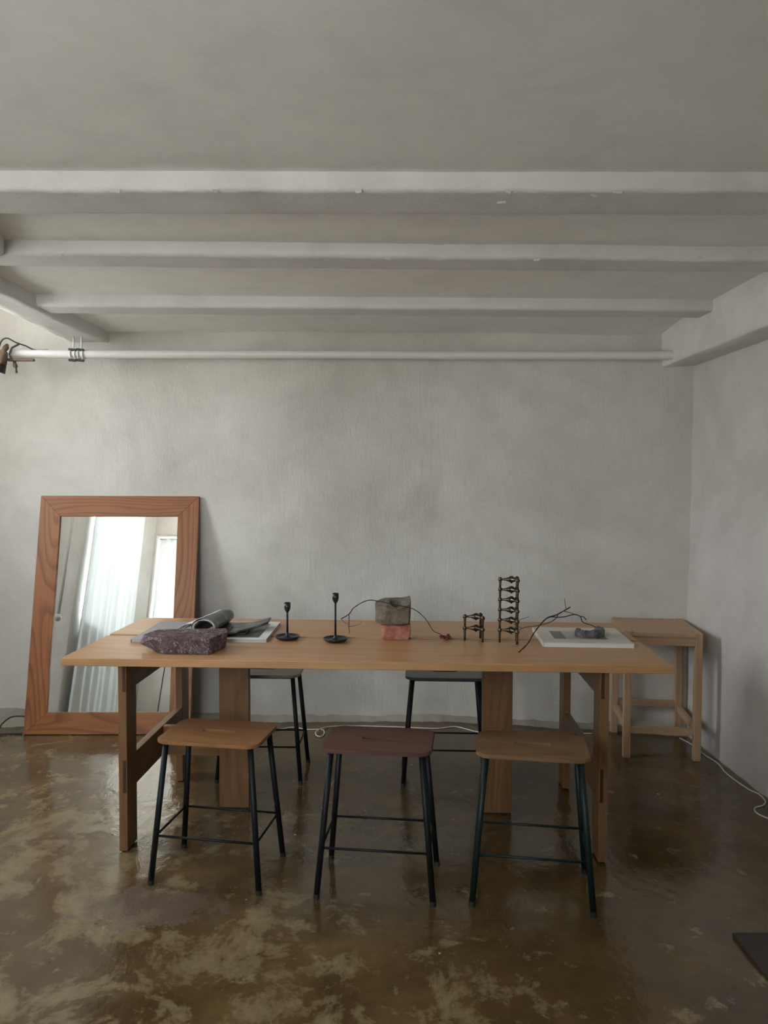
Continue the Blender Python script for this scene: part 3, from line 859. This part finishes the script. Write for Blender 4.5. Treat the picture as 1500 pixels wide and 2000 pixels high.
candlestick('taller of the two black iron candlesticks, left of the stacked bricks', (-0.119, 3.098, TT), 0.197)

# pink brick chunk and the holed grey stone on it
bx = Vector((0.128, 3.165, TT))
pts = [(-.052, -.040, 0), (.050, -.043, 0), (.058, .03, 0), (-.05, .045, 0),
       (-.061, -.036, .032), (-.064, .02, .040), (.062, -.036, .03), (.064, .03, .04),
       (-.062, -.030, .064), (-.060, .04, .066), (.030, -.044, .056), (-.046, -.043, .056), (.060, -.026, .062), (.057, .042, .066)]
o = obj('brick_chunk', rock_bm([Vector(p) for p in pts], 5, 0.0018, 60, 2), M['pinkbrick']); o.location = bx
tag(o, 'salmon-pink broken brick on the table, beneath the grey stone', 'brick')

def holed_stone():
    bm = bmesh.new()
    n = 24
    bot = [(-.070, -.008), (-.048, -.046), (.02, -.050), (.064, -.040), (.070, .0), (.064, .045), (0, .055), (-.058, .045), (-.072, .0)]
    topo = [(-.076, -.012), (-.014, -.056), (.03, -.054), (.070, -.044), (.075, .0), (.069, .048), (0, .060), (-.040, .055), (-.070, .02)]
    def ring(poly, z):
        P = [Vector((x, y, 0)) for x, y in poly]; res = []
        for k in range(n):                       # resample by angle around the origin
            a = 2*PI*k/n; d = Vector((math.cos(a), math.sin(a), 0)); best = None
            for i in range(len(P)):
                p, q = P[i], P[(i+1) % len(P)]
                e = q-p; den = d.x*(-e.y)+e.x*d.y
                if abs(den) < 1e-9: continue
                tt = (p.x*(-e.y)+e.x*p.y)/den; s = (d.x*p.y-d.y*p.x)/den
                if tt > 0 and -1e-6 <= s <= 1+1e-6: best = tt if best is None else min(best, tt)
            res.append(d*(best or 0.06)+Vector((0, 0, z)))
        return res
    def ztop(v):          # stepped broken top: higher at the back and right
        x, y = v.x, v.y
        return 0.070-0.009*sstep(0.0, -0.03, y)*math.exp(-((x-0.016)/0.03)**2)+0.024*sstep(-0.035, 0.030, y)+0.010*sstep(0.040, 0.070, x)-0.006*sstep(-0.035, -0.065, x)+0.004*sstep(-0.02, -0.03, y)*sstep(-0.02, -0.05, x)
    R = []
    R.append(ring(bot, 0.0)); R.append([v+Vector((0, 0, 0.02)) for v in ring([(x*1.04, y*1.04) for x, y in bot], 0)])
    R.append(ring([(lerp(a[0], b[0], .6), lerp(a[1], b[1], .6)) for a, b in zip(bot, topo)], 0.05))
    tp = ring(topo, 0); R.append([Vector((v.x, v.y, ztop(v))) for v in tp])
    hc = Vector((0.016, 0.004, 0))
    for (rr, dz) in ((0.041, 0.0), (0.029, -0.001), (0.026, -0.008), (0.024, -0.040)):
        ring_ = []
        for k in range(n):
            a = 2*PI*k/n; v = hc+Vector((math.cos(a)*rr, math.sin(a)*rr*0.9, 0))
            ring_.append(Vector((v.x, v.y, ztop(v)+dz if dz > -0.03 else 0.018)))
        R.append(ring_)
    V = [[bm.verts.new(p) for p in q] for q in R]
    for a, b in zip(V, V[1:]):
        for k in range(n): bm.faces.new((a[k], a[(k+1) % n], b[(k+1) % n], b[k]))
    bm.faces.new(V[0][::-1]); bm.faces.new(V[-1])
    bmesh.ops.triangulate(bm, faces=[q for q in bm.faces if len(q.verts) > 4])
    bmesh.ops.subdivide_edges(bm, edges=[e for e in bm.edges if e.calc_length() > 0.012], cuts=1)
    bmesh.ops.triangulate(bm, faces=bm.faces[:])
    bm.normal_update()
    for v in bm.verts:
        if v.co.z > 0.004: v.co += v.normal*fbm(v.co.x, v.co.y, v.co.z, 45)*0.0022
    return bm
o = obj('holed_stone', holed_stone(), M['greystone']); o.location = (0.117, 3.160, TT+0.0675); o.rotation_euler = (0, math.radians(-1.5), math.radians(-4))
tag(o, 'brown-grey stone with a round hole in its top, sitting on the pink brick', 'stone')

# twigs
def twig(name, label, loc, chains, rad):
    t = thing(name, label, 'twig', loc)
    L = Vector(loc)
    for nm, pts, r0, r1 in chains:
        p = smooth_path([Vector(q)-L for q in pts], 5)
        n = len(p)
        rr = [lerp(r0, r1, i/(n-1))*(1+0.25*math.sin(i*2.4)*0.5) for i in range(n)]
        obj(nm, tube_bm(p, rr, 7), M['bark'], t, smooth=True)
    return t
t1 = twig('berry_twig', 'thin arching twig with dried red berries, leaning on the holed stone', (0.31, 3.12, TT), [
    ('stem', [(-0.0986, 3.19, 0.8161), (-0.0658, 3.17, 0.8401), (-0.0434, 3.14, 0.8723), (0.0103, 3.1, 0.9071), (0.0628, 3.085, 0.905), (0.1148, 3.082, 0.8930), (0.1939, 3.082, 0.876), (0.2454, 3.09, 0.8336), (0.2781, 3.11, 0.7828), (0.306, 3.12, 0.7673)], 0.0022, 0.0014),
    ('side_shoot', [(-0.0658, 3.17, 0.8401), (-0.0658, 3.172, 0.8124), (-0.0665, 3.175, 0.781), (-0.0634, 3.176, 0.7688), (-0.0662, 3.18, 0.7543)], 0.0020, 0.0008),
    ('side_shoot', [(-0.0658, 3.175, 0.7862), (-0.0436, 3.17, 0.7905), (-0.0198, 3.165, 0.7999), (-0.0164, 3.163, 0.8123)], 0.0010, 0.0006),
    ('side_shoot', [(-0.0986, 3.19, 0.8161), (-0.0866, 3.19, 0.8023), (-0.0728, 3.185, 0.7929)], 0.0009, 0.0006),
    ('side_shoot', [(0.306, 3.12, 0.7673), (0.322, 3.122, 0.758), (0.3425, 3.13, 0.7579)], 0.0012, 0.0009),
    ('side_shoot', [(0.312, 3.12, 0.763), (0.326, 3.115, 0.753), (0.3354, 3.11, 0.7483)], 0.0012, 0.0009)], 0.002)
for i, p in enumerate([(0.3128, 3.118, 0.7555), (0.3425, 3.13, 0.7579), (0.3354, 3.11, 0.7483), (0.3265, 3.123, 0.7525), (0.349, 3.124, 0.7495)]):
    bm = bmesh.new(); bmesh.ops.create_icosphere(bm, subdivisions=2, radius=0.0072)
    for v in bm.verts: v.co *= 1+0.22*fbm(v.co.x, v.co.y, v.co.z+i, 160)
    o = obj('berry', bm, M['berry'], t1, smooth=True); o.location = Vector(p)-Vector((0.31, 3.12, TT))
twig('bare_twig', 'bare branching twig propped between the table and the ivory book', (0.5855, 2.884, TT), [
    ('stem', [(0.5855, 2.884, 0.7425), (0.6254, 2.92, 0.7665), (0.6636, 2.96, 0.8068), (0.716, 3.0, 0.8499), (0.7641, 3.03, 0.86), (0.8129, 3.06, 0.8773), (0.8294, 3.07, 0.8843)], 0.0026, 0.0024),
    ('side_shoot', [(0.8112, 3.06, 0.879), (0.8051, 3.055, 0.9023), (0.8011, 3.05, 0.922)], 0.0013, 0.0008),
    ('branch', [(0.716, 3.0, 0.8499), (0.7412, 3.02, 0.8539), (0.7754, 3.04, 0.848), (0.8133, 3.06, 0.849), (0.8499, 3.08, 0.8531), (0.8857, 3.12, 0.8374), (0.9081, 3.16, 0.8072), (0.9627, 3.21, 0.7836), (0.9977, 3.24, 0.7640), (1.0118, 3.25, 0.7610)], 0.0022, 0.0018),
    ('side_shoot', [(0.8031, 3.055, 0.8695), (0.8283, 3.065, 0.8626), (0.8499, 3.08, 0.8531)], 0.0015, 0.0013),
    ('side_shoot', [(0.8857, 3.12, 0.8374), (0.897, 3.11, 0.8374), (0.9048, 3.1, 0.8269)], 0.0017, 0.0020),
    ('branch', [(0.7641, 3.03, 0.86), (0.7706, 3.035, 0.8533), (0.7611, 3.1, 0.82), (0.7316, 3.2, 0.7857), (0.6944, 3.28, 0.7635), (0.675, 3.33, 0.7420)], 0.0020, 0.0014),
    ('side_shoot', [(0.6850, 3.305, 0.7535), (0.655, 3.335, 0.768), (0.684, 3.34, 0.7862), (0.7029, 3.34, 0.7918), (0.7216, 3.34, 0.7994)], 0.0012, 0.0009)], 0.0025)

# stacking bronze candle holders
def holder(label, loc, rz, leg_h, group):
    """loc: where the three feet stand; a unit is three legs with ball joints and spindle arms meeting in the middle"""
    t = thing('stacking_candle_holder', label, 'candle holder', loc, rz, group)
    R = 0.0456
    bm_c = bmesh.new()
    lathe_bm([(0, -0.0165), (0.003, -0.0150), (0.0095, -0.004), (0.0115, 0.0), (0.0085, 0.0090), (0.0070, 0.0130), (0.0055, 0.0130), (0.0050, 0.004), (0, 0.003)], 16, bm_c, (0, 0, leg_h))
    obj('candle_cup', bm_c, M['bronze'], t, smooth=True)
    for k in range(3):
        a = 2*PI*k/3; d = Vector((math.cos(a), math.sin(a), 0)); p = d*R
        obj('leg', tube_bm([p, p+Vector((0, 0, leg_h*0.35)), p+Vector((0, 0, leg_h-0.010)), p+Vector((0, 0, leg_h))], [0.0044, 0.0044, 0.0052, 0.0056], 10), M['bronze'], t, smooth=True)
        c = p+Vector((0, 0, leg_h))
        o = obj('ball_joint', lathe_bm([(0, -0.0090)]+[(0.0092*math.sin(q*PI/8), -0.0090*math.cos(q*PI/8)) for q in range(1, 8)]+[(0.0042, 0.0086), (0, 0.0070)], 14), M['bronze'], t, smooth=True)
        o.location = c
        obj('arm', tube_bm([c, c-d*0.010, c-d*0.022, c-d*0.034, c-d*0.0405], [0.0050, 0.0042, 0.0056, 0.0100, 0.0125], 12), M['bronze'], t, smooth=True)
    return t
def stack(center, rz, n, pitch, group, who, first=0.050):
    z = TT
    names = ['bottom', 'second from the bottom', 'third from the bottom', 'fourth from the bottom', 'fifth from the bottom', 'topmost']
    for i in range(n):
        lh = first if i == 0 else pitch-0.0087
        nm = names[i] if i < n-1 else 'topmost'
        holder('%s bronze three-legged candle holder in the %s stack' % (nm, who), (center[0], center[1], z), rz, lh, group)
        z += lh+0.0087
stack((0.456, 3.122), math.radians(178), 2, 0.0475, 'short stack of candle holders', 'short two-tier')
stack((0.592, 3.075), math.radians(171), 6, 0.0412, 'tall stack of candle holders', 'tall six-tier')

# ivory book with a stone fragment on it
ib = book('book', 'thick ivory book with grey printed photo at the right end of the table', (0.893, 3.135, TT), math.radians(-5.0), 0.352, 0.330, 0.018, M['ivory_cover'], M['white_paper'])
board('cover_print', (-0.120, -0.085, 0.018), (-0.072, 0.075, 0.0184), 'y', M['print_grey'], ib, 0)
board('cover_print', (-0.071, -0.085, 0.018), (0.045, 0.075, 0.0184), 'y', M['print_pale'], ib, 0)
board('cover_print', (0.046, -0.085, 0.018), (0.092, 0.055, 0.0184), 'y', M['print_grey'], ib, 0)
def fragment():
    bm = bmesh.new(); n = 26; m_ = 8; V = []
    for i in range(n+1):
        a = math.radians(lerp(-230, 20, i/n)); rr = 0.047
        c = Vector((math.cos(a)*rr*1.15, math.sin(a)*rr*0.85, 0.0))
        d = Vector((math.cos(a), math.sin(a), 0))
        hw = 0.013+0.004*fbm(i*0.3, 2, 1, 1); hh = 0.030+0.008*fbm(i*0.35, 5, 3, 1)
        ring = []
        for k, (px, pz) in enumerate([(-1, 0), (1, 0), (1.15, 0.35), (1.1, 0.75), (0.7, 1.0), (-0.5, 0.98), (-0.9, 0.6), (-1.0, 0.3)]):
            p = c+d*hw*px+Vector((0, 0, hh*pz))
            if pz > 0: p += Vector((fbm(p.x, p.y, p.z, 60), fbm(p.y, p.x, p.z+3, 60), 0.6*fbm(p.z, p.y, p.x+5, 60)))*0.004
            ring.append(bm.verts.new(p))
        V.append(ring)
    for a, b in zip(V, V[1:]):
        for k in range(m_): bm.faces.new((a[k], a[(k+1) % m_], b[(k+1) % m_], b[k]))
    bm.faces.new(V[0]); bm.faces.new(V[-1][::-1])
    return bm
o = obj('stone_fragment', fragment(), M['slate_rough']); o.location = (0.925, 3.115, TT+0.0188); o.rotation_euler = (0, 0, math.radians(35))
tag(o, 'jagged dark grey ring-shaped stone fragment lying on the ivory book', 'stone')

# ------------------------------------------------------------------ cables and floor things
def cable(name, label, pts, rad, mat, sub=6):
    c = Vector(pts[0])
    o = obj(name, tube_bm(smooth_path([Vector(p)-c for p in pts], sub), rad, 8), mat, smooth=True)
    o.location = c
    return tag(o, label, 'cable')
z = 0.0035
cable('power_cable', 'white cable lying along the foot of the back wall with a small loop', [(-0.62, 4.30, z), (-0.519, 4.248, z), (-0.41, 4.301, z), (-0.321, 4.263, z), (-0.241, 4.262, z), (-0.222, 4.20, z), (-0.235, 4.14, z), (-0.262, 4.15, z+.004), (-0.268, 4.20, z+.008), (-0.24, 4.25, z+.010), (-0.18, 4.316, z), (-0.02, 4.32, z), (0.2, 4.30, z), (0.398, 4.271, z), (0.518, 4.300, z), (0.619, 4.215, z), (0.72, 4.19, z), (0.83, 4.22, z), (1.0, 4.17, z), (1.14, 4.13, z), (1.188, 4.17, z), (1.26, 4.17, z)], 0.0034, M['white_plastic'])
cable('power_cable', 'white cable on the floor along the right wall, from under the bench', [(1.715, 4.09, z), (1.730, 4.02, z), (1.740, 3.93, z), (1.735, 3.834, z), (1.748, 3.713, z), (1.728, 3.572, z), (1.738, 3.394, z), (1.757, 3.336, z), (1.748, 3.26, z), (1.715, 3.215, z), (1.668, 3.190, z), (1.648, 3.146, z), (1.66, 3.10, z), (1.70, 3.05, z), (1.74, 2.98, z)], 0.0034, M['white_plastic'])
cable('power_cable', 'black cable looping on the floor left of the mirror', [(-2.22, 4.20, 0.004), (-2.10, 4.235, 0.004), (-2.02, 4.235, 0.02), (-2.005, 4.25, 0.045), (-1.97, 4.26, 0.075), (-1.93, 4.265, 0.085), (-1.87, 4.28, 0.075), (-1.78, 4.29, 0.05)], 0.0045, M['black_rubber'])
cable('power_cable', 'black cable lying straight on the floor, running behind the mirror\'s left foot', [(-2.24, 4.185, 0.005), (-2.10, 4.190, 0.005), (-1.98, 4.202, 0.006), (-1.93, 4.21, 0.005), (-1.88, 4.216, 0.005)], 0.005, M['black_rubber'])
t = thing('power_strip', 'white power strip standing against the back wall at the far left edge', 'power strip', (-2.085, 4.20, 0.0), math.radians(8))
board('body', (-0.060, -0.022, 0.035), (0.026, 0.020, 0.125), 'x', M['white_plastic'], t, 0.008)
o = obj('socket', lathe_bm([(0, 0.0), (0.017, 0.0), (0.019, 0.004), (0.015, 0.004), (0.014, 0.001), (0, 0.001)], 20), M['page_edge'], t); o.rotation_euler = (PI/2, 0, 0); o.location = (0.002, -0.022, 0.090)
board('foot', (-0.055, -0.02, 0.0), (0.018, 0.018, 0.036), 'x', M['white_plastic'], t, 0.004)

o = obj('floor_board', box_bm(0.62, 0.46, 0.012, 0.002), M['mat_brown']); o.location = (1.435, 2.043, 0.006); o.rotation_euler = (0, 0, math.radians(0))
tag(o, 'dark brown flat board on the floor at the lower right corner', 'board')
